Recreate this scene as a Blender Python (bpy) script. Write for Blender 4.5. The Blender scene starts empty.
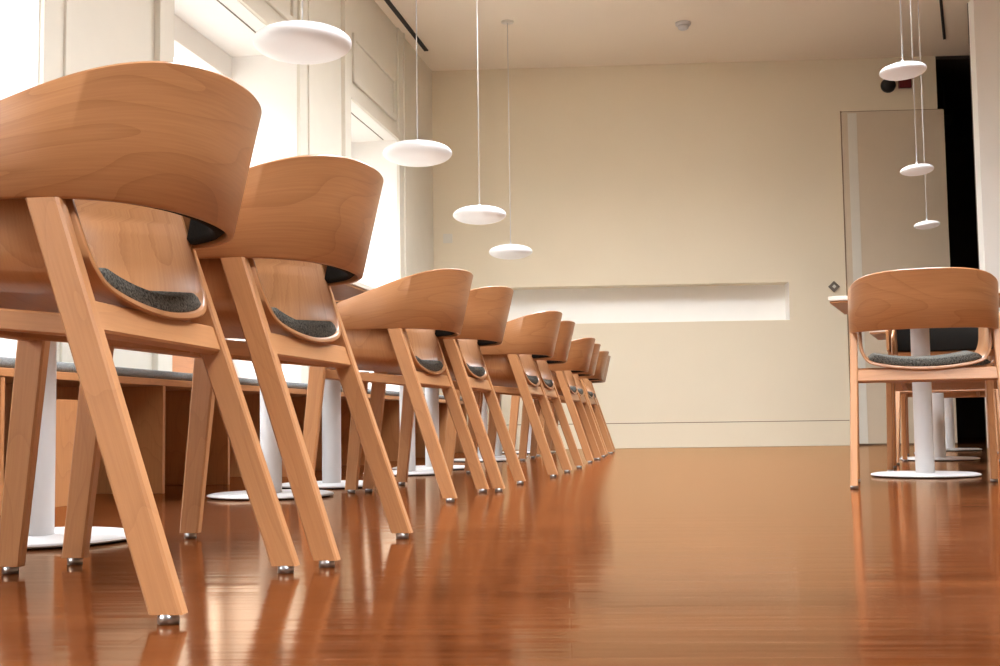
import bpy, bmesh, math, random
from mathutils import Vector, Matrix

random.seed(4)
S = bpy.context.scene
COL = S.collection
PI = math.pi
R = math.radians

# ------------------------------------------------------------------ materials
def new_mat(name):
    m = bpy.data.materials.new(name)
    m.use_nodes = True
    nt = m.node_tree
    return m, nt, nt.nodes['Principled BSDF']

def N(nt, kind, **kw):
    n = nt.nodes.new(kind)
    for k, v in kw.items():
        setattr(n, k, v)
    return n

def ramp(nt, stops):
    n = nt.nodes.new('ShaderNodeValToRGB')
    e = n.color_ramp.elements
    while len(e) > 1:
        e.remove(e[-1])
    e[0].position, e[0].color = stops[0][0], (*stops[0][1], 1)
    for p, c in stops[1:]:
        q = e.new(p)
        q.color = (*c, 1)
    return n

def wood(name, light, dark, rough=0.38, figure=1.0, coat=0.0):
    """Fine straight pores plus drifting growth-ring figure, running along U of the part."""
    m, nt, b = new_mat(name)
    L = nt.links.new
    uv = N(nt, 'ShaderNodeUVMap')
    inf = N(nt, 'ShaderNodeObjectInfo')
    off = N(nt, 'ShaderNodeCombineXYZ')
    mul = N(nt, 'ShaderNodeMath', operation='MULTIPLY')
    mul.inputs[1].default_value = 37.0
    L(inf.outputs['Random'], mul.inputs[0])
    L(mul.outputs[0], off.inputs[0])
    L(mul.outputs[0], off.inputs[2])
    add = N(nt, 'ShaderNodeVectorMath', operation='ADD')
    L(uv.outputs[0], add.inputs[0])
    L(off.outputs[0], add.inputs[1])
    # growth rings
    mp = N(nt, 'ShaderNodeMapping')
    mp.inputs['Scale'].default_value = (1.7, 5.5, 1)
    L(add.outputs[0], mp.inputs[0])
    n1 = N(nt, 'ShaderNodeTexNoise')
    n1.inputs['Scale'].default_value = 1.2
    n1.inputs['Detail'].default_value = 1.5
    L(mp.outputs[0], n1.inputs[0])
    rg = N(nt, 'ShaderNodeMath', operation='MULTIPLY')
    rg.inputs[1].default_value = 9.0
    L(n1.outputs[0], rg.inputs[0])
    fr = N(nt, 'ShaderNodeMath', operation='FRACT')
    L(rg.outputs[0], fr.inputs[0])
    pw = N(nt, 'ShaderNodeMath', operation='POWER')
    pw.inputs[1].default_value = 7
    L(fr.outputs[0], pw.inputs[0])
    # pores
    mp2 = N(nt, 'ShaderNodeMapping')
    mp2.inputs['Scale'].default_value = (9, 260, 1)
    L(add.outputs[0], mp2.inputs[0])
    n2 = N(nt, 'ShaderNodeTexNoise')
    n2.inputs['Scale'].default_value = 1.0
    n2.inputs['Detail'].default_value = 3
    L(mp2.outputs[0], n2.inputs[0])
    mixv = N(nt, 'ShaderNodeMath', operation='MULTIPLY_ADD')
    mixv.inputs[1].default_value = 0.26 * figure
    L(pw.outputs[0], mixv.inputs[0])
    sc = N(nt, 'ShaderNodeMath', operation='MULTIPLY')
    sc.inputs[1].default_value = 0.55
    L(n2.outputs[0], sc.inputs[0])
    L(sc.outputs[0], mixv.inputs[2])
    cr = ramp(nt, [(0.12, light), (0.72, dark)])
    L(mixv.outputs[0], cr.inputs[0])
    L(cr.outputs[0], b.inputs['Base Color'])
    b.inputs['Roughness'].default_value = rough
    b.inputs['Coat Weight'].default_value = coat
    b.inputs['Coat Roughness'].default_value = 0.25
    bp = N(nt, 'ShaderNodeBump')
    bp.inputs['Strength'].default_value = 0.06
    bp.inputs['Distance'].default_value = 0.0006
    L(n2.outputs[0], bp.inputs['Height'])
    L(bp.outputs[0], b.inputs['Normal'])
    return m

def plain(name, col, rough=0.6, metal=0.0, vary=0.03, bump=0.0, scale=6.0):
    m, nt, b = new_mat(name)
    L = nt.links.new
    tc = N(nt, 'ShaderNodeTexCoord')
    n = N(nt, 'ShaderNodeTexNoise')
    n.inputs['Scale'].default_value = scale
    n.inputs['Detail'].default_value = 5
    L(tc.outputs['Object'], n.inputs[0])
    lo = tuple(c * (1 - vary) for c in col)
    hi = tuple(min(1, c * (1 + vary)) for c in col)
    cr = ramp(nt, [(0.3, lo), (0.7, hi)])
    L(n.outputs[0], cr.inputs[0])
    L(cr.outputs[0], b.inputs['Base Color'])
    b.inputs['Roughness'].default_value = rough
    b.inputs['Metallic'].default_value = metal
    if bump:
        bp = N(nt, 'ShaderNodeBump')
        bp.inputs['Strength'].default_value = bump
        bp.inputs['Distance'].default_value = 0.002
        n3 = N(nt, 'ShaderNodeTexNoise')
        n3.inputs['Scale'].default_value = scale * 12
        n3.inputs['Detail'].default_value = 4
        L(tc.outputs['Object'], n3.inputs[0])
        L(n3.outputs[0], bp.inputs['Height'])
        L(bp.outputs[0], b.inputs['Normal'])
    return m

def fabric(name, c1, c2, scale=420):
    m, nt, b = new_mat(name)
    L = nt.links.new
    tc = N(nt, 'ShaderNodeTexCoord')
    v = N(nt, 'ShaderNodeTexNoise')
    v.inputs['Scale'].default_value = scale
    v.inputs['Detail'].default_value = 2
    L(tc.outputs['Object'], v.inputs[0])
    cr = ramp(nt, [(0.36, c1), (0.64, c2)])
    L(v.outputs[0], cr.inputs[0])
    L(cr.outputs[0], b.inputs['Base Color'])
    b.inputs['Roughness'].default_value = 0.95
    b.inputs['Specular IOR Level'].default_value = 0.12
    bp = N(nt, 'ShaderNodeBump')
    bp.inputs['Strength'].default_value = 0.5
    bp.inputs['Distance'].default_value = 0.0015
    L(v.outputs[0], bp.inputs['Height'])
    L(bp.outputs[0], b.inputs['Normal'])
    return m

M = {}
M['veneer'] = wood('beech_veneer', (0.45, 0.208, 0.082), (0.30, 0.118, 0.042), 0.36, 1.0, 0.25)
M['leg'] = wood('beech_solid', (0.48, 0.228, 0.093), (0.35, 0.147, 0.054), 0.42, 0.7, 0.1)
M['bench'] = wood('bench_oak', (0.52, 0.235, 0.09), (0.36, 0.14, 0.048), 0.45, 0.8)
M['seatpad'] = fabric('grey_wool', (0.024, 0.022, 0.019), (0.145, 0.136, 0.115), 260)
M['backpad'] = fabric('charcoal_wool', (0.008, 0.0066, 0.0055), (0.018, 0.0155, 0.013))
M['cushion'] = fabric('slate_wool', (0.14, 0.15, 0.152), (0.30, 0.31, 0.305), 300)
M['white_metal'] = plain('white_powder_coat', (0.57, 0.56, 0.555), 0.35, 0, 0.01)
M['glide'] = plain('brushed_steel', (0.45, 0.45, 0.46), 0.35, 1.0, 0.05)
M['black'] = plain('black_rubber', (0.007, 0.0068, 0.0065), 0.6)
M['wall'] = plain('cream_plaster', (0.75, 0.668, 0.512), 0.75, 0, 0.02, 0.08, 1.3)
M['ceil'] = plain('ceiling_plaster', (0.88, 0.79, 0.66), 0.8, 0, 0.015, 0.05, 1.0)
M['trim'] = plain('cream_paint', (0.70, 0.67, 0.59), 0.5, 0, 0.015)
M['reveal'] = plain('white_paint', (0.84, 0.83, 0.80), 0.6, 0, 0.01)
M['niche'] = plain('white_niche_paint', (0.88, 0.87, 0.83), 0.6, 0, 0.01)
M['door'] = plain('door_lacquer', (0.62, 0.52, 0.39), 0.45, 0, 0.015)
M['dark'] = plain('passage_gloom_brown', (0.034, 0.026, 0.019), 0.6, 0, 0.2)
M['laminate'] = plain('pale_laminate', (0.80, 0.70, 0.60), 0.35, 0, 0.02)
M['gap_shade'] = plain('gap_shade_brown', (0.20, 0.135, 0.08), 0.8)  # dark colour standing in for shade along door edge and baseboard
M['red'] = plain('maroon_plastic', (0.12, 0.008, 0.012), 0.4, 0, 0.03)
M['grey'] = plain('grey_plastic', (0.16, 0.14, 0.11), 0.5, 0, 0.05)

def lamp_mat():
    m, nt, b = new_mat('opal_acrylic')
    b.inputs['Base Color'].default_value = (0.74, 0.74, 0.745, 1)
    b.inputs['Roughness'].default_value = 0.35
    b.inputs['Emission Color'].default_value = (1, 0.97, 0.93, 1)
    b.inputs['Emission Strength'].default_value = 0.06
    return m
M['opal'] = lamp_mat()

def glass_mat():
    m = bpy.data.materials.new('window_glass')
    m.use_nodes = True
    nt = m.node_tree
    nt.nodes.clear()
    o = N(nt, 'ShaderNodeOutputMaterial')
    t = N(nt, 'ShaderNodeBsdfTransparent')
    g = N(nt, 'ShaderNodeBsdfGlossy')
    g.inputs['Roughness'].default_value = 0.02
    lw = N(nt, 'ShaderNodeLayerWeight')
    f1 = N(nt, 'ShaderNodeMath', operation='POWER')
    f1.inputs[1].default_value = 5.0
    nt.links.new(lw.outputs['Facing'], f1.inputs[0])
    f = N(nt, 'ShaderNodeMath', operation='MULTIPLY_ADD')
    f.inputs[1].default_value = 0.5
    f.inputs[2].default_value = 0.04
    nt.links.new(f1.outputs[0], f.inputs[0])
    mx = N(nt, 'ShaderNodeMixShader')
    nt.links.new(f.outputs[0], mx.inputs[0])
    nt.links.new(t.outputs[0], mx.inputs[1])
    nt.links.new(g.outputs[0], mx.inputs[2])
    nt.links.new(mx.outputs[0], o.inputs[0])
    return m
M['glass'] = glass_mat()

def floor_mat():
    m, nt, b = new_mat('varnished_floorboards')
    L = nt.links.new
    tc = N(nt, 'ShaderNodeTexCoord')
    mp = N(nt, 'ShaderNodeMapping')
    mp.inputs['Rotation'].default_value = (0, 0, R(3.1))
    L(tc.outputs['Object'], mp.inputs[0])
    br = N(nt, 'ShaderNodeTexBrick')
    br.offset = 0.37
    br.inputs['Scale'].default_value = 1.0
    br.inputs['Brick Width'].default_value = 1.35
    br.inputs['Row Height'].default_value = 0.085
    br.inputs['Mortar Size'].default_value = 0.0012
    br.inputs['Mortar Smooth'].default_value = 0.3
    br.inputs['Bias'].default_value = 0.0
    br.inputs['Color1'].default_value = (0, 0, 0, 1)
    br.inputs['Color2'].default_value = (1, 1, 1, 1)
    br.inputs['Mortar'].default_value = (0.3, 0.3, 0.3, 1)
    L(mp.outputs[0], br.inputs[0])
    ms = N(nt, 'ShaderNodeMapping')
    ms.inputs['Scale'].default_value = (2.2, 55, 1)
    L(mp.outputs[0], ms.inputs[0])
    n = N(nt, 'ShaderNodeTexNoise')
    n.inputs['Scale'].default_value = 1.0
    n.inputs['Detail'].default_value = 5
    L(ms.outputs[0], n.inputs[0])
    a = N(nt, 'ShaderNodeMath', operation='MULTIPLY_ADD')
    a.inputs[1].default_value = 0.26
    L(br.outputs[0], a.inputs[0])
    # slow drift in the stain from board to board and along them
    md = N(nt, 'ShaderNodeMapping')
    md.inputs['Scale'].default_value = (0.9, 3.2, 1)
    L(mp.outputs[0], md.inputs[0])
    nd = N(nt, 'ShaderNodeTexNoise')
    nd.inputs['Scale'].default_value = 1.0
    nd.inputs['Detail'].default_value = 3
    L(md.outputs[0], nd.inputs[0])
    dd = N(nt, 'ShaderNodeMath', operation='MULTIPLY_ADD')
    dd.inputs[1].default_value = 0.7
    dd.inputs[2].default_value = -0.35
    L(nd.outputs[0], dd.inputs[0])
    ad = N(nt, 'ShaderNodeMath', operation='ADD')
    L(dd.outputs[0], ad.inputs[0])
    sc = N(nt, 'ShaderNodeMath', operation='MULTIPLY')
    sc.inputs[1].default_value = 0.75
    L(n.outputs[0], sc.inputs[0])
    L(sc.outputs[0], ad.inputs[1])
    L(ad.outputs[0], a.inputs[2])
    cr = ramp(nt, [(0.2, (0.050, 0.0122, 0.0030)), (0.55, (0.088, 0.0235, 0.0058)), (0.85, (0.140, 0.041, 0.0102))])
    L(a.outputs[0], cr.inputs[0])
    mm = N(nt, 'ShaderNodeMix', data_type='RGBA')
    L(br.outputs['Fac'], mm.inputs[0])
    L(cr.outputs[0], mm.inputs[6])
    mm.inputs[7].default_value = (0.09, 0.03, 0.012, 1)
    rr = N(nt, 'ShaderNodeMapRange')
    rr.inputs[3].default_value = 0.08
    rr.inputs[4].default_value = 0.16
    L(n.outputs[0], rr.inputs[0])
    # boards are very slightly cupped and uneven: it draws the reflections out
    mw = N(nt, 'ShaderNodeMapping')
    mw.inputs['Scale'].default_value = (1.3, 17, 1)
    L(mp.outputs[0], mw.inputs[0])
    nw = N(nt, 'ShaderNodeTexNoise')
    nw.inputs['Scale'].default_value = 1.0
    nw.inputs['Detail'].default_value = 2
    L(mw.outputs[0], nw.inputs[0])
    bp = N(nt, 'ShaderNodeBump')
    bp.inputs['Strength'].default_value = 0.17
    bp.inputs['Distance'].default_value = 0.004
    L(nw.outputs[0], bp.inputs['Height'])
    bp2 = N(nt, 'ShaderNodeBump', invert=True)
    bp2.inputs['Strength'].default_value = 0.25
    bp2.inputs['Distance'].default_value = 0.001
    L(br.outputs['Fac'], bp2.inputs['Height'])
    L(bp.outputs[0], bp2.inputs['Normal'])
    # matt stained timber under an amber varnish that reflects with its own warm tint
    out = [n_ for n_ in nt.nodes if n_.type == 'OUTPUT_MATERIAL'][0]
    df = N(nt, 'ShaderNodeBsdfDiffuse')
    gl = N(nt, 'ShaderNodeBsdfGlossy')
    gl.inputs['Color'].default_value = (0.97, 0.725, 0.52, 1)
    fz = N(nt, 'ShaderNodeFresnel')
    fz.inputs[0].default_value = 1.5
    fm = N(nt, 'ShaderNodeMath', operation='MULTIPLY')
    fm.inputs[1].default_value = 0.85
    L(fz.outputs[0], fm.inputs[0])
    mxs = N(nt, 'ShaderNodeMixShader')
    L(mm.outputs[2], df.inputs[0])
    L(rr.outputs[0], gl.inputs['Roughness'])
    for q in (df, gl, fz):
        L(bp2.outputs[0], q.inputs['Normal'])
    L(fm.outputs[0], mxs.inputs[0])
    L(df.outputs[0], mxs.inputs[1])
    L(gl.outputs[0], mxs.inputs[2])
    L(mxs.outputs[0], out.inputs['Surface'])
    nt.nodes.remove(b)
    return m
M['floor'] = floor_mat()

# ------------------------------------------------------------------ mesh helpers
class MB:
    """Collects shapes into one mesh with a UV map (U along the grain)."""
    def __init__(self):
        self.bm = bmesh.new()
        self.uv = self.bm.loops.layers.uv.new('UVMap')

    def face(self, vs, uvs=None, mi=0, smooth=False):
        try:
            f = self.bm.faces.new(vs)
        except ValueError:
            return None
        f.material_index = mi
        f.smooth = smooth
        if uvs:
            for l, c in zip(f.loops, uvs):
                l[self.uv].uv = c
        return f

    def loft(self, loops, us, vs, mi=0, smooth=True, closed=True, cap=True):
        """loops: list of rings of points; us: U per ring; vs: V per ring point (len+1 when closed)."""
        rows = [[self.bm.verts.new(p) for p in lp] for lp in loops]
        k = len(rows[0])
        for i in range(len(rows) - 1):
            for j in range(k if closed else k - 1):
                j2 = (j + 1) % k
                v2 = vs[j + 1]
                self.face([rows[i][j], rows[i + 1][j], rows[i + 1][j2], rows[i][j2]],
                          [(us[i], vs[j]), (us[i + 1], vs[j]), (us[i + 1], v2), (us[i], v2)], mi, smooth)
        if cap and closed:
            self.face(list(reversed(rows[0])), [(us[0], vs[j]) for j in reversed(range(k))], mi)
            self.face(rows[-1], [(us[-1], vs[j]) for j in range(k)], mi)
        return rows

    def bar(self, p0, p1, w0, t0, w1=None, t1=None, wdir=(1, 0, 0), r=0.004, flat=False, mi=0):
        """Softly chamfered rectangular bar p0->p1; w along wdir, t across. flat: ends cut level."""
        p0, p1 = Vector(p0), Vector(p1)
        w1 = w0 if w1 is None else w1
        t1 = t0 if t1 is None else t1
        ax = (p1 - p0).normalized()
        wd = Vector(wdir)
        if not flat:
            wd = (wd - ax * wd.dot(ax)).normalized()
            td = ax.cross(wd).normalized()
        else:
            td = Vector((0, 0, 1)).cross(wd).normalized()
        def ring(c, w, t):
            a, b = w / 2, t / 2
            q = [(a, -b + r), (a, b - r), (a - r, b), (-a + r, b), (-a, b - r), (-a, -b + r), (-a + r, -b), (a - r, -b)]
            return [c + wd * x + td * y for x, y in q]
        ln = (p1 - p0).length
        w, t = w0, t0
        vs = [0, t, t + r, t + w, t + w + r, 2 * t + w, 2 * t + w + r, 2 * t + 2 * w, 2 * t + 2 * w + r]
        o = random.random()
        self.loft([ring(p0, w0, t0), ring(p1, w1, t1)], [o, o + ln], [v + o * 3 for v in vs], mi, smooth=False)

    def box(self, lo, hi, mat=None, mi=0, along=0, r=0.0):
        """Axis box (optionally transformed by mat); U runs along the given axis."""
        lo, hi = Vector(lo), Vector(hi)
        cs = [Vector((x, y, z)) for x in (lo.x, hi.x) for y in (lo.y, hi.y) for z in (lo.z, hi.z)]
        vs = [self.bm.verts.new(mat @ c if mat else c) for c in cs]
        fs = [(0, 1, 3, 2), (4, 6, 7, 5), (0, 4, 5, 1), (2, 3, 7, 6), (0, 2, 6, 4), (1, 5, 7, 3)]
        nf = []
        for f in fs:
            ax = [a for a in range(3) if len({round(cs[i][a], 6) for i in f}) > 1]
            if len(ax) < 2:
                continue
            ua = along if along in ax else ax[0]
            va = [a for a in ax if a != ua][0]
            nf.append(self.face([vs[i] for i in f], [(cs[i][ua], cs[i][va]) for i in f], mi))
        if r > 0:
            es = {e for f in nf if f for e in f.edges}
            bmesh.ops.bevel(self.bm, geom=list(es), offset=r, segments=2, affect='EDGES', profile=0.6)

    def lathe(self, prof, seg=48, c=(0, 0, 0), mi=0, smooth=True):
        c = Vector(c)
        loops = []
        for i in range(seg + 1):
            pass
        rows = []
        for (rr, z) in prof:
            if rr < 1e-6:
                rows.append([self.bm.verts.new(c + Vector((0, 0, z)))])
            else:
                rows.append([self.bm.verts.new(c + Vector((rr * math.cos(2 * PI * i / seg), rr * math.sin(2 * PI * i / seg), z))) for i in range(seg)])
        for a, b in zip(rows, rows[1:]):
            for i in range(seg):
                j = (i + 1) % seg
                if len(a) == 1 and len(b) > 1:
                    self.face([a[0], b[i], b[j]], None, mi, smooth)
                elif len(b) == 1 and len(a) > 1:
                    self.face([a[i], b[0], a[j]], None, mi, smooth)
                elif len(a) > 1:
                    self.face([a[i], b[i], b[j], a[j]], None, mi, smooth)

    def build(self, name, mats, parent=None, sharp=None):
        bmesh.ops.recalc_face_normals(self.bm, faces=self.bm.faces)
        me = bpy.data.meshes.new(name)
        self.bm.to_mesh(me)
        self.bm.free()
        for m in (mats if isinstance(mats, (list, tuple)) else [mats]):
            me.materials.append(m)
        if sharp is not None:
            me.set_sharp_from_angle(angle=R(sharp))
        o = bpy.data.objects.new(name, me)
        COL.objects.link(o)
        if parent:
            o.parent = parent
        return o

def empty(name, loc=(0, 0, 0), rz=0):
    o = bpy.data.objects.new(name, None)
    COL.objects.link(o)
    o.location = loc
    o.rotation_euler = (0, 0, rz)
    o.empty_display_size = 0.1
    return o

def tag(o, label=None, cat=None, group=None, kind=None):
    if label: o['label'] = label
    if cat: o['category'] = cat
    if group: o['group'] = group
    if kind: o['kind'] = kind
    return o

KIDS = {}
def copy_tree(o, parent=None):
    c = o.copy()
    COL.objects.link(c)
    if parent:
        c.parent = parent
    for ch in [x for x in COL.objects if x.parent == o]:
        copy_tree(ch, c)
    return c

def spline(pts, n):
    """Catmull-Rom through tuples, n samples per span."""
    out = []
    P = [tuple(2 * a - b for a, b in zip(pts[0], pts[1]))] + list(pts) + [tuple(2 * a - b for a, b in zip(pts[-1], pts[-2]))]
    for i in range(1, len(P) - 2):
        for s in range(n):
            t = s / n
            out.append(tuple(0.5 * (2 * b + (c - a) * t + (2 * a - 5 * b + 4 * c - d) * t * t + (3 * b - a - 3 * c + d) * t ** 3)
                             for a, b, c, d in zip(P[i - 1], P[i], P[i + 1], P[i + 2])))
    out.append(tuple(pts[-1]))
    return out

# ------------------------------------------------------------------ the place
CEIL = 3.435
CAM_H = 0.2447
# back wall frame: origin on its foot, e along it to the right, n into the room
BW_A = R(3.1)
BW_O = Vector((1.133, 10.70, 0))
BW_N = Vector((math.sin(BW_A), math.cos(BW_A), 0))      # away from the camera
BW_E = Vector((math.cos(BW_A), -math.sin(BW_A), 0))
BWM = Matrix(((BW_E.x, BW_N.x, 0, BW_O.x), (BW_E.y, BW_N.y, 0, BW_O.y), (0, 0, 1, 0), (0, 0, 0, 1)))
# left wall frame: origin at the far corner, y along the wall (away from the camera), x outward
LW_A = R(10)
LW_O = Vector((-0.586, 10.80, 0))
LW_L = Vector((math.sin(LW_A), math.cos(LW_A), 0))
LW_X = Vector((-math.cos(LW_A), math.sin(LW_A), 0))     # outward
LWM = Matrix(((LW_X.x, LW_L.x, 0, LW_O.x), (LW_X.y, LW_L.y, 0, LW_O.y), (0, 0, 1, 0), (0, 0, 0, 1)))

def structure(name, mb, mats, sharp=None):
    o = mb.build(name, mats, sharp=sharp)
    o['kind'] = 'structure'
    return o

YB = -7.5       # wall behind the camera
XR = 6.4        # wall far to the right
def slab(z0, z1, xmax=None):
    # the room's outline: outer face of the left wall, then round past the passage
    p = [LWM @ Vector((0.56, 0.3, 0)), LWM @ Vector((0.56, -19.0, 0))]
    xm = XR + 0.3 if xmax is None else xmax
    p = [(q.x, q.y) for q in p] + [(xm, YB - 0.3), (xm, 14.2), (p[0].x, 14.2)]
    b = MB()
    lo = [b.bm.verts.new((x, y, z0)) for x, y in p]
    hi = [b.bm.verts.new((x, y, z1)) for x, y in p]
    b.face(lo); b.face(hi)
    for i in range(len(p)):
        j = (i + 1) % len(p)
        b.face([lo[i], lo[j], hi[j], hi[i]])
    return b
structure('floor', slab(-0.06, 0), M['floor'])
# the ceiling has unseen rooflights over the aisle, added for overhead light
RX0, RX1 = 0.30, 2.10
ADDED_ROOFLIGHTS = [(-1.4, 0.6), (2.4, 4.2), (6.2, 8.3)]
cb = slab(CEIL, CEIL + 0.2, xmax=RX0)
cb.box((RX1, YB - 0.3, CEIL), (XR + 0.3, 14.2, CEIL + 0.2))
ys = [YB - 0.3] + [v for r_ in ADDED_ROOFLIGHTS for v in r_] + [14.2]
for i in range(0, len(ys), 2):
    cb.box((RX0, ys[i], CEIL), (RX1, ys[i + 1], CEIL + 0.2))
structure('ceiling', cb, M['ceil'])

# back wall with its long shallow niche; u is measured along the wall from BW_O
def uof(x):      # wall coordinate of world x on the wall face
    return (x - BW_O.x) / BW_E.x
n0, n1, nz0, nz1 = uof(-0.21), uof(2.555), 1.108, 1.443
we = uof(3.902)
b = MB()
T = 0.30
b.box((uof(-1.6), 0, 0), (n0, T, CEIL), BWM)
b.box((n0, 0, 0), (n1, T, nz0), BWM)
b.box((n0, 0, nz1), (n1, T, CEIL), BWM)
b.box((n1, 0, 0), (we, T, CEIL), BWM)
b.box((n0, 0.20, nz0), (n1, T, nz1), BWM, mi=1)
# painted inside faces of the niche
e = 0.0015
b.box((n0, 0.004, nz0), (n1, 0.20, nz0 + e), BWM, mi=1)
b.box((n1 - e, 0.004, nz0), (n1, 0.20, nz1), BWM, mi=1)
b.box((n0, 0.004, nz0), (n0 + e, 0.20, nz1), BWM, mi=1)
structure('wall_back', b, [M['wall'], M['niche']])
b = MB()
b.box((uof(-0.60), -0.014, 0), (uof(3.04), 0, 0.215), BWM, r=0.003)
b.box((uof(-0.60), -0.004, 0.2155), (uof(3.04), 0, 0.222), BWM, mi=1)  # dark strip painted in as the shadow line of a groove
structure('baseboard_back', b, [M['wall'], M['gap_shade']])

# flush sliding door leaf near the right end of the back wall
b = MB()
d0, d1 = uof(3.060), uof(3.945)
b.box((d0, -0.035, 0.014), (d1, 0.0, 2.945), BWM, r=0.002)
dr = structure('door_1', b, M['door'])
b = MB()
b.box((d0 + 0.045, -0.041, 0.016), (d0 + 0.125, -0.035, 2.93), BWM, r=0.002)
s_ = b.build('door_stile', M['trim'], dr)
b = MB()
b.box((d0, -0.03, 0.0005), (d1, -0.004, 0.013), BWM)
b.box((d0 - 0.009, -0.012, 0.0005), (d0 - 0.0005, 0.0, 2.96), BWM)  # dark strips standing in for the shadow around the door leaf
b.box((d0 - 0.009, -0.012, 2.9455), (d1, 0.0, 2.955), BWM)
b.build('door_shade_strip', M['gap_shade'], dr)

# dark passage beyond the end of the back wall, and the white wall that closes it on the right
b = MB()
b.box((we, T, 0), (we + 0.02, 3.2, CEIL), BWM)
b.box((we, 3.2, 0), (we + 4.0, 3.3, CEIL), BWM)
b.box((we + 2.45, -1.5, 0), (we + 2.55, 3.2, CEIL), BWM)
b.box((we, T + 0.001, CEIL - 0.03), (we + 2.5, 3.2, CEIL - 0.002), BWM)  # dark sheet under the cream ceiling, passage gloom put into its colour
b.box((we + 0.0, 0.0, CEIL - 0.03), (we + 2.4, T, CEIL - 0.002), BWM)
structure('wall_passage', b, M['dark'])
WR = Matrix.Translation((3.655, 9.05, 0)) @ Matrix.Rotation(-BW_A, 4, 'Z')
b = MB()
b.box((0.05, 0, 0), (2.9, 0.12, CEIL), WR)
b.box((0, 0.0, 0), (0.05, 0.12, CEIL), WR)
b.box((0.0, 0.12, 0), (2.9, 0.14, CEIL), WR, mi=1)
structure('wall_right', b, [M['reveal'], M['dark']])

# left wall: deep window bays between plain piers
OPEN = [(-2.56, -1.25), (-5.354, -3.61), (-8.20, -6.46), (-11.05, -9.30), (-13.6, -12.0), (-16.4, -14.8)]
HEAD = 2.515
DEP = 0.56
LS = -19.0
b = MB()
edges = [0.0]
for a_, c_ in OPEN:
    edges += [c_, a_]
edges.append(LS)
for i in range(0, len(edges), 2):
    hi_, lo_ = edges[i], edges[i + 1]
    if i == 0: hi_ = 0.25
    b.box((0, lo_, 0), (DEP, hi_, CEIL), LWM)
for a_, c_ in OPEN:
    b.box((0, a_, HEAD), (DEP, c_, CEIL), LWM)
    # white painted linings of the bay
    b.box((0.004, c_ - 0.003, 0), (DEP, c_, HEAD), LWM, mi=1)
    b.box((0.004, a_, 0), (DEP, a_ + 0.003, HEAD), LWM, mi=1)
    b.box((0.004, a_, HEAD - 0.003), (DEP, c_, HEAD), LWM, mi=1)
structure('wall_left', b, [M['trim'], M['reveal']])

# windows: frame with two casements, cornice drop at the head, glass
for i, (a_, c_) in enumerate(OPEN):
    x0, x1 = DEP - 0.10, DEP - 0.03
    b = MB()
    hd = HEAD - 0.15
    b.box((x0 - 0.04, a_, hd), (DEP, c_, HEAD - 0.003), LWM, r=0.006)
    b.box((x0, a_, 0.0), (x1, a_ + 0.07, hd), LWM)
    b.box((x0, c_ - 0.07, 0.0), (x1, c_, hd), LWM)
    b.box((x0, a_, 0.0), (x1, c_, 0.30), LWM)
    mid = (a_ + c_) / 2
    b.box((x0 - 0.01, mid - 0.045, 0.3), (x1, mid + 0.045, hd), LWM, r=0.004)
    b.box((x0, a_, 1.82), (x1, c_, 1.88), LWM, r=0.004)
    w = structure('window_%d' % (i + 1), b, M['reveal'])
    b = MB()
    b.box((DEP - 0.07, a_ + 0.02, 0.25), (DEP - 0.062, c_ - 0.02, hd + 0.05), LWM)
    g = b.build('window_glass', M['glass'], w)
    # light wooden sill board across the foot of the window
    b = MB()
    b.box((x0 - 0.04, a_ + 0.004, 0.0), (x0, c_ - 0.004, 0.68), LWM, along=1, r=0.004)
    b.build('window_sill', M['bench'], w)

for i, (a_, c_) in enumerate(ADDED_ROOFLIGHTS):  # curbs and glass of the added rooflights, out of view
    b = MB()
    for lo, hi in (((RX0 - .05, a_ - .05, CEIL + .2), (RX0, c_ + .05, CEIL + .45)), ((RX1, a_ - .05, CEIL + .2), (RX1 + .05, c_ + .05, CEIL + .45)),
                   ((RX0, a_ - .05, CEIL + .2), (RX1, a_, CEIL + .45)), ((RX0, c_, CEIL + .2), (RX1, c_ + .05, CEIL + .45)),
                   ((RX0, (a_ + c_) / 2 - .03, CEIL + .36), (RX1, (a_ + c_) / 2 + .03, CEIL + .42))):
        b.box(lo, hi)
    w = structure('window_%d' % (i + 11), b, M['reveal'])
    b = MB()
    b.box((RX0, a_, CEIL + .43), (RX1, c_, CEIL + .436))
    b.build('window_glass', M['glass'], w)

# painted casing on the piers, panel mouldings over the window heads
tn = 1
for (a_, c_) in OPEN[:3]:
    b = MB()
    for lo_, hi_ in ((a_ - 0.17, a_), (c_, c_ + 0.17)):
        b.box((-0.018, lo_, 0), (0, hi_, CEIL), LWM, r=0.003)
        b.box((-0.030, lo_ if lo_ < a_ else hi_ - 0.035, 0), (-0.016, lo_ + 0.035 if lo_ < a_ else hi_, CEIL), LWM, r=0.004)
    b.box((-0.018, a_, HEAD), (0, c_, HEAD + 0.05), LWM, r=0.003)
    # raised panel outline
    z0, z1 = HEAD + 0.13, 3.0
    for lo, hi in (((-0.02, a_ + 0.08, z1 - 0.045), (0, c_ - 0.08, z1)), ((-0.02, a_ + 0.08, z0), (0, c_ - 0.08, z0 + 0.045)),
                   ((-0.02, a_ + 0.08, z0), (0, a_ + 0.125, z1)), ((-0.02, c_ - 0.125, z0), (0, c_ - 0.08, z1))):
        b.box(lo, hi, LWM, r=0.006)
    structure('trim_%d' % tn, b, M['trim'])
    tn += 1
    # slim blind track set in the head of the bay
    b = MB()
    b.box((0.10, a_ + 0.05, HEAD - 0.008), (0.106, c_ - 0.05, HEAD - 0.003), LWM)
    structure('trim_%d' % tn, b, M['grey'])
    tn += 1

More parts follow.
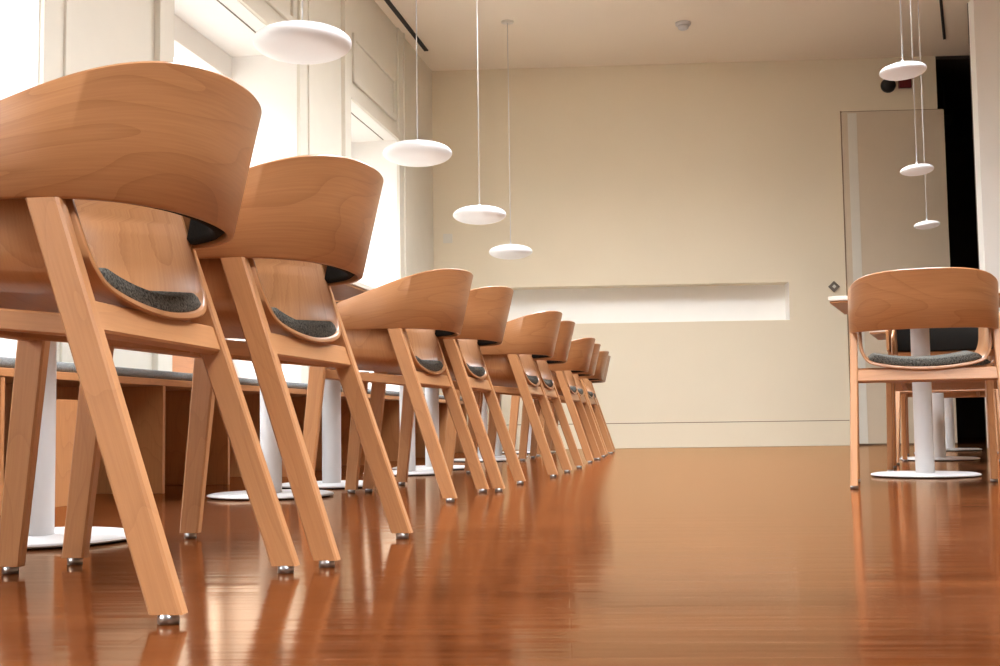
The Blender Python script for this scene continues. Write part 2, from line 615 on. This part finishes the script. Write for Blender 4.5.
# dark recessed track in the ceiling along the left wall and another near the passage
b = MB()
b.box((-0.115, -9.0, CEIL - 0.010), (-0.080, -0.62, CEIL), LWM)
structure('trim_%d' % tn, b, M['black']); tn += 1
RA = R(21.5)
RL_ = Vector((math.sin(RA), math.cos(RA), 0))
RX_ = Vector((math.cos(RA), -math.sin(RA), 0))
def rowm(o):
    return Matrix(((RX_.x, RL_.x, 0, o[0]), (RX_.y, RL_.y, 0, o[1]), (0, 0, 1, 0), (0, 0, 0, 1)))
b = MB()
b.box((-0.011, -5.5, CEIL - 0.008), (0.011, 0.0, CEIL), rowm((3.80, 10.05)))
structure('trim_%d' % tn, b, M['black']); tn += 1

# wall behind the camera and wall far to the right, each with large windows that light the room
def windowed_wall(name, mat, length, opens, base, head, wn):
    b = MB()
    xs = [0.0]
    for a_, c_ in opens: xs += [a_, c_]
    xs.append(length)
    for i in range(0, len(xs), 2):
        b.box((xs[i], 0, 0), (xs[i + 1], 0.3, CEIL), mat)
    for a_, c_ in opens:
        b.box((a_, 0, 0), (c_, 0.3, base), mat)
        b.box((a_, 0, head), (c_, 0.3, CEIL), mat)
    structure(name, b, M['wall'])
    for a_, c_ in opens:
        b = MB()
        for lo, hi in (((a_, .1, base), (a_ + .06, .17, head)), ((c_ - .06, .1, base), (c_, .17, head)),
                       ((a_, .1, base), (c_, .17, base + .06)), ((a_, .1, head - .06), (c_, .17, head)),
                       (((a_ + c_) / 2 - .04, .1, base), ((a_ + c_) / 2 + .04, .17, head))):
            b.box(lo, hi, mat)
        w = structure('window_%d' % wn, b, M['reveal'])
        b = MB()
        b.box((a_ + .02, .13, base + .02), (c_ - .02, .137, head - .02), mat)
        b.build('window_glass', M['glass'], w)
        wn += 1
    return wn
MB_ = Matrix.Translation((XR, YB, 0)) @ Matrix.Rotation(PI, 4, 'Z')
BACKW = []
wn = windowed_wall('wall_rear', MB_, XR + 5.5, BACKW, 0.3, 2.8, 7)
MR_ = Matrix.Translation((XR, 10.3, 0)) @ Matrix.Rotation(-PI / 2, 4, 'Z')
RIGHTW = []
wn = windowed_wall('wall_side', MR_, 10.3 - YB, RIGHTW, 0.3, 2.6, wn)

# ------------------------------------------------------------------ small fittings
def fitting(o, label, cat):
    return tag(o, label, cat)

def on_back(u, z, d=0.0):
    return BWM @ Vector((u, -d, z))

# black round speaker and maroon alarm box high on the back wall
b = MB()
b.lathe([(0, 0.055), (0.03, 0.053), (0.052, 0.045), (0.062, 0.028), (0.066, 0.0), (0, 0.0)], 32)
o = b.build('wall_speaker', M['black'])
o.matrix_world = Matrix.Translation(on_back(uof(3.479), 3.18)) @ Matrix.Rotation(-BW_A, 4, 'Z') @ Matrix.Rotation(PI / 2, 4, 'X')
fitting(o, 'small round black speaker high on the back wall above the door', 'speaker')
b = MB()
b.box((-0.055, -0.035, -0.04), (0.055, 0, 0.04), r=0.006)
o = b.build('alarm_box', M['red'])
o.matrix_world = Matrix.Translation(on_back(uof(3.622), 3.19)) @ Matrix.Rotation(-BW_A, 4, 'Z')
fitting(o, 'dark red alarm box beside the black speaker on the back wall', 'alarm')
# diamond plate
o = empty('thermostat')
o.matrix_world = Matrix.Translation(on_back(uof(2.945), 1.394)) @ Matrix.Rotation(-BW_A, 4, 'Z') @ Matrix.Rotation(PI / 4, 4, 'Y')
b = MB()
b.box((-0.036, -0.012, -0.036), (0.036, 0, 0.036), r=0.002)
b.build('plate', M['grey'], o)
b = MB()
b.box((-0.013, -0.0165, -0.013), (0.013, -0.0125, 0.013), r=0.001)
b.build('dial', M['trim'], o)
fitting(o, 'small grey diamond shaped plate on the back wall by the door', 'control')
# light switch near the corner
o = empty('light_switch')
o.matrix_world = Matrix.Translation(on_back(uof(-0.457), 1.897)) @ Matrix.Rotation(-BW_A, 4, 'Z')
b = MB()
b.box((-0.042, -0.010, -0.042), (0.042, 0, 0.042), r=0.003)
b.build('plate', M['trim'], o)
b = MB()
b.box((-0.022, -0.0145, -0.022), (0.022, -0.0105, 0.022), r=0.002)
b.build('rocker', M['trim'], o)
fitting(o, 'pale square switch plate on the back wall near the left corner', 'switch')
# smoke detector
o = empty('smoke_detector', (1.51, 9.55, CEIL))
b = MB()
b.lathe([(0, -0.022), (0.058, -0.022), (0.062, -0.016), (0.062, 0), (0, 0)], 32)
b.build('base', M['white_metal'], o)
b = MB()
b.lathe([(0, -0.058), (0.03, -0.056), (0.042, -0.046), (0.044, -0.023), (0, -0.023)], 32)
b.build('sensor_dome', M['white_metal'], o)
fitting(o, 'small white round smoke detector on the ceiling', 'smoke detector')
# black lamp head in the passage
o = empty('spotlight')
b = MB()
b.lathe([(0, 0), (0.012, 0), (0.012, 0.40), (0, 0.40)], 12)
b.build('stem', M['black'], o)
b = MB()
b.lathe([(0, -0.10), (0.045, -0.095), (0.062, -0.05), (0.055, -0.01), (0, 0.0)], 24)
b.build('head', M['black'], o)
o.location = (4.17, 11.1, CEIL - 0.40)
fitting(o, 'black spotlight in the dark passage beside the door', 'spotlight')

# ------------------------------------------------------------------ chair
LEGTOP = (0.182, 0.237, 0.548)
def leg_a(z): return 0.182 * z / 0.545
def leg_b(z): return 0.254 + (0.237 - 0.254) * z / 0.545

def sweep_band(mb, stations, outer_off, thick, zb_off, zt_off, rnd):
    """stations: (bottom (b,a), top (b,a), zb, zt). Builds a rounded panel following them."""
    loops, us, L = [], [], 0.0
    n = len(stations)
    prev = None
    vs = None
    for i, (pb, pt, zb, zt) in enumerate(stations):
        i0, i1 = max(0, i - 1), min(n - 1, i + 1)
        def nrm(k):
            d = Vector((stations[i1][k][0] - stations[i0][k][0], stations[i1][k][1] - stations[i0][k][1]))
            return Vector((d.y, -d.x)).normalized()       # outward (towards -a at the rear)
        nb, nt_ = nrm(0), nrm(1)
        H_ = zt - zb
        prof = []
        zs = [zb_off, zb_off + rnd, (zb_off + H_ + zt_off) / 2, H_ + zt_off - rnd, H_ + zt_off]
        offs = [outer_off - rnd, outer_off, outer_off, outer_off, outer_off - rnd]
        inn = outer_off - thick
        offs2 = [inn + rnd, inn, inn, inn, inn + rnd]
        for z, of in list(zip(zs, offs)) + list(zip(reversed(zs), reversed(offs2))):
            t = z / H_
            p = Vector(pb).lerp(Vector(pt), t) + nb.lerp(nt_, t) * of
            prof.append(Vector((p.y, -p.x, zb + z)))       # local X forward, local Y left
        loops.append(prof)
        c = Vector(pb)
        if prev is not None: L += (c - prev).length
        prev = c
        us.append(L)
        if vs is None or i == n // 2:
            vs = [0]
            for k in range(len(prof)):
                vs.append(vs[-1] + (prof[(k + 1) % len(prof)] - prof[k]).length)
    mb.loft(loops, us, vs)

BOT = [(0, 0.036), (0.11, 0.049), (0.194, 0.093), (0.2435, 0.168), (0.2460, 0.27), (0.240, 0.37)]
TOP = [(0, -0.014), (0.11, 0.002), (0.2, 0.053), (0.2450, 0.140), (0.2475, 0.25), (0.242, 0.37)]
ZT = [(0.7475,), (0.746,), (0.7365,), (0.710,), (0.672,), (0.632,)]
def stations(k0=6, trim=1.0):
    bo, to, zt = spline(BOT, 10), spline(TOP, 10), spline(ZT, 10)
    half = [(bo[i], to[i], 0.545, zt[i][0]) for i in range(len(bo))]
    half = half[:int(len(half) * trim)]
    left = [((-x[0][0], x[0][1]), (-x[1][0], x[1][1]), x[2], x[3]) for x in half[1:]]
    full = list(reversed(left)) + half
    # relax the curve so that the bend runs evenly from arm to arm
    flat = [(*q[0], *q[1], q[3]) for q in full]
    for _ in range(30):
        flat = [flat[0]] + [tuple((a + 2 * b + c) / 4 for a, b, c in zip(flat[i - 1], flat[i], flat[i + 1])) for i in range(1, len(flat) - 1)] + [flat[-1]]
    return [((f[0], f[1]), (f[2], f[3]), 0.545, f[4]) for f in flat]

def make_chair():
    root = empty('dining_chair')
    st = stations()
    m_ = MB(); sweep_band(m_, st, 0.006, 0.012, 0.0, 0.0, 0.003)
    m_.build('backrest', M['veneer'], root, sharp=50)
    m_ = MB(); sweep_band(m_, stations(trim=0.56), -0.0068, 0.026, 0.004, -0.022, 0.009)
    tag(m_.build('back_pad', M['backpad'], root, sharp=60), 'charcoal back pad')
    # seat shell: U section across the chair, its rear edge raked like the rear legs
    U = [(-0.2205, 0.645), (-0.2205, 0.54), (-0.219, 0.49), (-0.207, 0.452), (-0.178, 0.428), (-0.10, 0.4125), (0, 0.4065)]
    U = U + [(-x, z) for x, z in reversed(U[:-1])]
    path = spline(U, 5)
    def ring(i, off, th, ar, af):
        i0, i1 = max(0, i - 1), min(len(path) - 1, i + 1)
        d = Vector((path[i1][0] - path[i0][0], path[i1][1] - path[i0][1])).normalized()
        nn = Vector((-d.y, d.x))                          # towards the sitter
        p = Vector(path[i])
        o_, n_ = p + nn * off, p + nn * (off + th)
        e_ = 0.0025
        def A(q, k): return (ar(q.y) if k else af(q.y))
        o2, n2 = o_ + nn * e_, n_ - nn * e_
        return [Vector((A(o_, 1) + e_, -o_.x, o_.y)), Vector((A(o2, 1), -o2.x, o2.y)), Vector((A(n2, 1), -n2.x, n2.y)), Vector((A(n_, 1) + e_, -n_.x, n_.y)),
                Vector((A(n_, 0) - e_, -n_.x, n_.y)), Vector((A(n2, 0), -n2.x, n2.y)), Vector((A(o2, 0), -o2.x, o2.y)), Vector((A(o_, 0) - e_, -o_.x, o_.y))]
    rear = lambda z: leg_a(z) - 0.027
    front = lambda z: 0.505 - max(0, z - 0.42) * 0.35 - max(0, z - 0.58) * 2.2
    loops, us, L = [], [], 0
    for i in range(len(path)):
        loops.append(ring(i, 0, 0.011, rear, front))
        if i: L += math.dist(path[i], path[i - 1])
        us.append(L)
    w_ = 0.34
    def tip(lps):            # the seat rises a little towards its front edge
        for lp in lps:
            for p in lp: p.z += max(0.0, p.x - 0.12) * 0.075
    tip(loops)
    m_ = MB(); m_.loft(loops, us, [0, .004, .014, .018, w_, w_ + .004, w_ + .014, w_ + .018, 2 * w_])
    m_.build('seat', M['veneer'], root, sharp=50)
    # seat pad lining the bottom of the shell
    idx = [i for i, p in enumerate(path) if abs(p[0]) < 0.198 and p[1] < 0.48]
    ends = len(idx) - 1
    loops, us, L = [], [], 0
    for k, i in enumerate(idx):
        t = min(k, ends - k)
        th = [0.005, 0.017, 0.023][t] if t < 3 else 0.026
        lo = ring(i, 0.0116, th, lambda z: leg_a(z) - 0.024 + (0.012 if t == 0 else 0.0), lambda z: 0.495)
        loops.append(lo)
        if k: L += math.dist(path[i], path[idx[k - 1]])
        us.append(L)
    tip(loops)
    m_ = MB(); m_.loft(loops, us, [0, .004, .014, .018, w_, w_ + .004, w_ + .014, w_ + .018, 2 * w_])
    tag(m_.build('seat_pad', M['seatpad'], root, sharp=60), 'grey wool seat pad')
    for s in (-1, 1):
        m_ = MB()
        m_.bar((0.004, s * 0.254, 0.012), (leg_a(0.5448), s * leg_b(0.5448), 0.5448), 0.044, 0.025, 0.045, 0.0265, flat=True, r=0.0035)
        lg = m_.build('leg', M['leg'], root)
        m_ = MB(); m_.lathe([(0, 0), (0.0135, 0), (0.0135, 0.0125), (0, 0.0125)], 16, (0.004, s * 0.254, 0))
        m_.build('glide', M['glide'], lg)
    for s in (-1, 1):
        m_ = MB()
        m_.bar((0.481, s * 0.243, 0.012), (0.438, s * 0.236, 0.431), 0.043, 0.024, 0.051, 0.0255, flat=True, r=0.0035)
        lg = m_.build('leg', M['leg'], root)
        m_ = MB(); m_.lathe([(0, 0), (0.0135, 0), (0.0135, 0.0125), (0, 0.0125)], 16, (0.481, s * 0.243, 0))
        m_.build('glide', M['glide'], lg)
    zc = 0.388
    m_ = MB(); m_.bar((leg_a(zc) - 0.004, -leg_b(zc) + 0.0127, zc), (leg_a(zc) - 0.004, leg_b(zc) - 0.0127, zc), 0.045, 0.022, wdir=(0.318, 0, 0.948), r=0.003)
    m_.build('rear_rail', M['leg'], root)
    m_ = MB(); m_.bar((0.440, -0.2245, 0.411), (0.440, 0.2245, 0.411), 0.036, 0.022, wdir=(0, 0, 1), r=0.003)
    m_.build('front_rail', M['leg'], root)
    for s in (-1, 1):
        m_ = MB(); m_.bar((leg_a(zc) + 0.0085, s * 0.180, 0.3795), (0.4285, s * 0.180, 0.409), 0.030, 0.020, wdir=(0, 0, 1), r=0.003)
        m_.build('side_rail', M['leg'], root)
    return root

proto = make_chair()
GL = 'dining chairs along the window-side tables'
LEFT = [  # rear-feet midpoint and heading
    (-0.3865, 1.7851, 173.6, 'nearest wooden dining chair, cut off by the left edge of the photo'),
    (-0.2553, 2.3595, 169.9, 'second nearest wooden dining chair, just behind the one cut off by the edge'),
    (-0.1108, 4.0279, 169.4, 'third chair from the camera in the window-side row'),
    (0.0335, 4.553, 170.6, 'fourth chair from the camera in the window-side row'),
    (0.272, 5.58, 170, 'fifth chair from the camera in the window-side row'),
    (0.365, 6.13, 170, 'sixth chair from the camera in the window-side row'),
    (0.565, 7.38, 170, 'fourth chair from the far end of the window-side row'),
    (0.645, 7.95, 170, 'third chair from the far end of the window-side row'),
    (0.775, 8.80, 170, 'second chair from the far end of the window-side row'),
    (0.842, 9.40, 170, 'farthest chair of the window-side row, close to the back wall'),
]
GR = 'dining chairs around the right-hand tables'
RIGHT = [
    (1.4479, 4.0956, 74.1, 'chair at the right with its back to the camera, nearest on that side'),
    (2.115, 5.74, 249, 'chair facing the camera behind the nearest right-hand table column'),
    (2.245, 6.10, 68, 'chair with its back to the camera between the first two right-hand tables'),
    (2.80, 7.60, 248, 'farthest visible right-hand chair facing the camera, behind the middle table'),
    (2.97, 7.93, 68, 'chair with its back to the camera before the farthest right-hand table'),
]
for i, (x, y, t, lab) in enumerate(LEFT + RIGHT):
    c = proto if i == 0 else copy_tree(proto)
    c.location = (x, y, 0)
    c.rotation_euler = (0, 0, R(t))
    tag(c, lab, 'chair', GL if i < len(LEFT) else GR)

# ------------------------------------------------------------------ tables
def make_table():
    root = empty('cafe_table')
    b = MB()
    b.box((-0.33, -0.296, 0.712), (0.33, 0.296, 0.73), r=0.003)
    tag(b.build('tabletop', M['laminate'], root), 'pale square tabletop')
    b = MB()
    b.box((-0.326, -0.292, 0.7035), (0.326, 0.292, 0.7115), r=0.001)
    tag(b.build('underside_panel', M['veneer'], root), 'brown wooden underside')
    b = MB()
    b.lathe([(0, 0.0145), (0.0375, 0.0145), (0.0375, 0.69), (0.11, 0.695), (0.11, 0.703), (0, 0.703)], 32)
    tag(b.build('column', M['white_metal'], root, sharp=40), 'white round column')
    b = MB()
    b.lathe([(0, 0.004), (0.213, 0.004), (0.216, 0.007), (0.213, 0.011), (0.20, 0.014), (0, 0.014)], 64)
    bs = b.build('base', M['white_metal'], root, sharp=40)
    b = MB()
    b.lathe([(0, 0), (0.203, 0), (0.203, 0.0038), (0, 0.0038)], 64)
    b.build('foot_ring', M['black'], bs)
    return root
tproto = make_table()
TL = [(-1.019, 2.668, 'table column and round base behind the legs of the nearest chair'),
      (-0.797, 4.20, 'window-side table whose base shows between the two nearest chairs'),
      (-0.676, 4.835, 'window-side table just behind the second nearest chair'),
      (-0.456, 5.90, 'left one of the two white table columns behind the third chair'),
      (-0.370, 6.49, 'right one of the two white table columns behind the third chair'),
      (-0.125, 7.75, 'window-side table third from the back wall'),
      (-0.035, 8.34, 'window-side table second from the back wall'),
      (0.21, 9.55, 'window-side table nearest the back wall')]
TR = [(1.738, 5.00, 'nearest right-hand table, its white column behind the chair back'),
      (2.455, 6.83, 'middle one of the three right-hand tables'),
      (3.19, 8.66, 'farthest right-hand table, before the dark passage')]
for i, (x, y, lab) in enumerate(TL + TR):
    c = tproto if i == 0 else copy_tree(tproto)
    c.location = (x, y, 0)
    c.rotation_euler = (0, 0, -LW_A if i < len(TL) else -RA)
    tag(c, lab, 'table', 'cafe tables by the window bench' if i < len(TL) else 'cafe tables on the right')

# ------------------------------------------------------------------ bench and cushions
BF = -0.447     # front of the bench, in the left wall frame
def zs(y):      # wall coordinate of a given depth on the bench front
    return ((y - LW_O.y) / LW_L.y)
bench = empty('window_bench')
b = MB()
B0, B1 = -10.4, -0.75
b.box((BF, B0, 0.396), (-0.002, B1, 0.421), LWM, along=1, r=0.003)
b.build('seat_board', M['bench'], bench)
div = [zs(v) for v in (3.54, 4.56, 5.16, 5.88, 6.60, 7.32, 8.04, 8.76, 9.48)] + [B1 - 0.03]
for s_ in div + [zs(2.2), zs(0.9)]:
    b = MB()
    b.box((BF + 0.004, s_, 0.0), (-0.02, s_ + 0.022, 0.3955), LWM, along=2, r=0.002)
    b.build('divider', M['bench'], bench)
for k in range(len(div) - 1):
    b = MB()
    b.box((-0.12, div[k] + 0.0225, 0.0), (-0.10, div[k + 1] - 0.0005, 0.3955), LWM, along=2)
    b.build('back_panel', M['bench'], bench)
b = MB()
b.box((BF + 0.02, zs(3.66), 0.0), (BF + 0.04, zs(4.08), 0.335), LWM, along=2, r=0.002)
b.build('front_panel', M['bench'], bench)
tag(bench, 'long wooden bench with open compartments under the windows', 'bench')
cs = [(-10.3, -7.42), (-7.40, -5.72), (-5.70, -4.02), (-4.0, -2.32), (-2.3, -0.8)]
clab = ['grey bench cushion ending at the left edge of the photo', 'grey bench cushion seen behind the nearest chair legs',
        'grey bench cushion behind the second nearest chair', 'grey bench cushion behind the third and fourth chairs',
        'grey bench cushion nearest the back wall']
for (a_, c_), lab in zip(cs, clab):
    b = MB()
    b.box((BF + 0.012, a_, 0.4215), (-0.03, c_, 0.454), LWM, r=0.014)
    o = b.build('seat_cushion', M['cushion'], sharp=70)
    for p in o.data.polygons: p.use_smooth = True
    tag(o, lab, 'cushion', 'cushions on the window bench')

# ------------------------------------------------------------------ pendant lamps
def disc_profile(r, c, n=22):
    pr = []
    for k in range(n + 1):
        a = -PI / 2 + PI * k / n
        pr.append((max(0.0, r * math.cos(a) ** 0.92) if 0 < k < n else 0.0, c * math.sin(a)))
    return pr
def make_lamp(r, c, hang, tilt):
    root = empty('pendant_lamp')
    b = MB(); b.lathe(disc_profile(r, c), 56)
    sh = b.build('lamp_shade', M['opal'], root)
    sh.rotation_euler = (0, tilt, 0)
    b = MB(); b.lathe([(0, c - 0.002), (r * 0.085, c - 0.002), (r * 0.07, c + 0.008), (0.004, c + 0.016), (0, c + 0.016)], 20)
    b.build('cord_grip', M['white_metal'], root)
    b = MB(); b.lathe([(0, c + 0.0165), (0.0029, c + 0.0165), (0.0029, hang - 0.012), (0, hang - 0.012)], 10)
    b.build('cord', M['white_metal'], root)
    b = MB(); b.lathe([(0, hang - 0.0115), (0.05, hang - 0.0115), (0.05, hang), (0, hang)], 24)
    b.build('ceiling_rose', M['trim'], root)
    return root
LZ = 1.58
k = (LZ - CAM_H) / (1.53 - CAM_H)
lp = make_lamp(0.1715, 0.056, CEIL - LZ, 0)
LAMPS = [(-0.653, 4.001, 'largest white disc pendant, hanging nearest over the window-side tables'),
         (-0.382, 5.703, 'second white disc pendant from the left'),
         (-0.117, 7.446, 'third white disc pendant of the window-side row'),
         (0.090, 9.10, 'smallest faint disc pendant of the window-side row, before the wall niche')]
for i, (x, y, lab) in enumerate(LAMPS):
    c = lp if i == 0 else copy_tree(lp)
    c.location = (x * k, y * k, LZ)
    tag(c, lab, 'pendant lamp', 'disc pendants over the window-side tables')
rp = make_lamp(0.088, 0.028, CEIL - LZ, R(-3.5))
for i, (x, y, lab) in enumerate([(1.516, 4.432, 'highest and largest of the three pendants at the right'),
                                 (2.193, 6.254, 'middle of the three small pendants in front of the door'),
                                 (2.887, 8.084, 'lowest and smallest of the three pendants at the right')]):
    c = rp if i == 0 else copy_tree(rp)
    c.location = (x * k, y * k, LZ)
    tag(c, lab, 'pendant lamp', 'small disc pendants over the right-hand tables')

# ------------------------------------------------------------------ daylight
w = bpy.data.worlds.new('overcast_sky')
S.world = w
w.use_nodes = True
nt = w.node_tree
bg = nt.nodes['Background']
tc = N(nt, 'ShaderNodeTexCoord')
sp = N(nt, 'ShaderNodeSeparateXYZ')
nt.links.new(tc.outputs['Generated'], sp.inputs[0])
cr = ramp(nt, [(0.0, (1.05, 0.95, 0.82)), (0.48, (1.15, 1.06, 0.93)), (0.55, (1.0, 1.0, 0.99)), (1.0, (0.90, 0.96, 1.04))])
mr = N(nt, 'ShaderNodeMapRange')
mr.inputs[1].default_value = -1
mr.inputs[2].default_value = 1
nt.links.new(sp.outputs[2], mr.inputs[0])
nt.links.new(mr.outputs[0], cr.inputs[0])
nt.links.new(cr.outputs[0], bg.inputs[0])
# overcast: the zenith is far brighter than the horizon
ms = N(nt, 'ShaderNodeMapRange', interpolation_type='SMOOTHSTEP')
for k_, v_ in ((1, 0.15), (2, 0.85), (3, 2.8), (4, 43.0)):
    ms.inputs[k_].default_value = v_
nt.links.new(sp.outputs[2], ms.inputs[0])
nt.links.new(ms.outputs[0], bg.inputs[1])

def portal(mat, y, x0, x1, z0, z1, into, xaxis):
    """Sampling portal filling a window opening."""
    l = bpy.data.lights.new('daylight', 'AREA')
    l.shape = 'RECTANGLE'
    l.size, l.size_y = x1 - x0, z1 - z0
    l.cycles.is_portal = True
    o = bpy.data.objects.new('daylight', l)
    COL.objects.link(o)
    o.matrix_world = mat
    return o
def look(loc, d):
    d = Vector(d).normalized()
    q = d.to_track_quat('-Z', 'Y')
    return Matrix.Translation(loc) @ q.to_matrix().to_4x4()
for a_, c_ in OPEN:
    portal(look(LWM @ Vector((DEP + 0.02, (a_ + c_) / 2, 1.35)), -LW_X), 0, a_, c_, 0.2, 2.5, None, None)
for a_, c_ in BACKW:
    portal(look(MB_ @ Vector(((a_ + c_) / 2, 0.32, 1.55)), (0, 1, 0)), 0, a_, c_, 0.3, 2.8, None, None)
for a_, c_ in RIGHTW:
    portal(look(MR_ @ Vector(((a_ + c_) / 2, 0.32, 1.45)), (-1, 0, 0)), 0, a_, c_, 0.3, 2.6, None, None)

for a_, c_ in ADDED_ROOFLIGHTS:
    l = portal(look(Vector(((RX0 + RX1) / 2, (a_ + c_) / 2, CEIL + 0.46)), (0, 0, -1)), 0, 0, RX1 - RX0, 0, c_ - a_, None, None)

# ------------------------------------------------------------------ camera and look
cd = bpy.data.cameras.new('camera')
cam = bpy.data.objects.new('camera', cd)
COL.objects.link(cam)
F, P, RO = 1210.48, 0.0735408, -0.0138525
cp, sp_ = math.cos(P), math.sin(P)
r0, f0, u0 = Vector((1, 0, 0)), Vector((0, cp, sp_)), Vector((0, -sp_, cp))
rr = r0 * math.cos(RO) + u0 * math.sin(RO)
uu = -r0 * math.sin(RO) + u0 * math.cos(RO)
cam.matrix_world = Matrix(((rr.x, uu.x, -f0.x, 0), (rr.y, uu.y, -f0.y, 0), (rr.z, uu.z, -f0.z, CAM_H), (0, 0, 0, 1)))
cd.sensor_width = 36.0
cd.lens = 36.0 * F / 1000.0
cd.clip_start = 0.05
S.camera = cam

S.view_settings.view_transform = 'Standard'
S.view_settings.look = 'None'
S.view_settings.gamma = 1.0
S.view_settings.use_curve_mapping = False
S.view_settings.exposure = -0.1
S.cycles.use_denoising = True
S.cycles.max_bounces = 12
S.cycles.diffuse_bounces = 8
S.cycles.glossy_bounces = 4
S.cycles.sample_clamp_indirect = 8.0
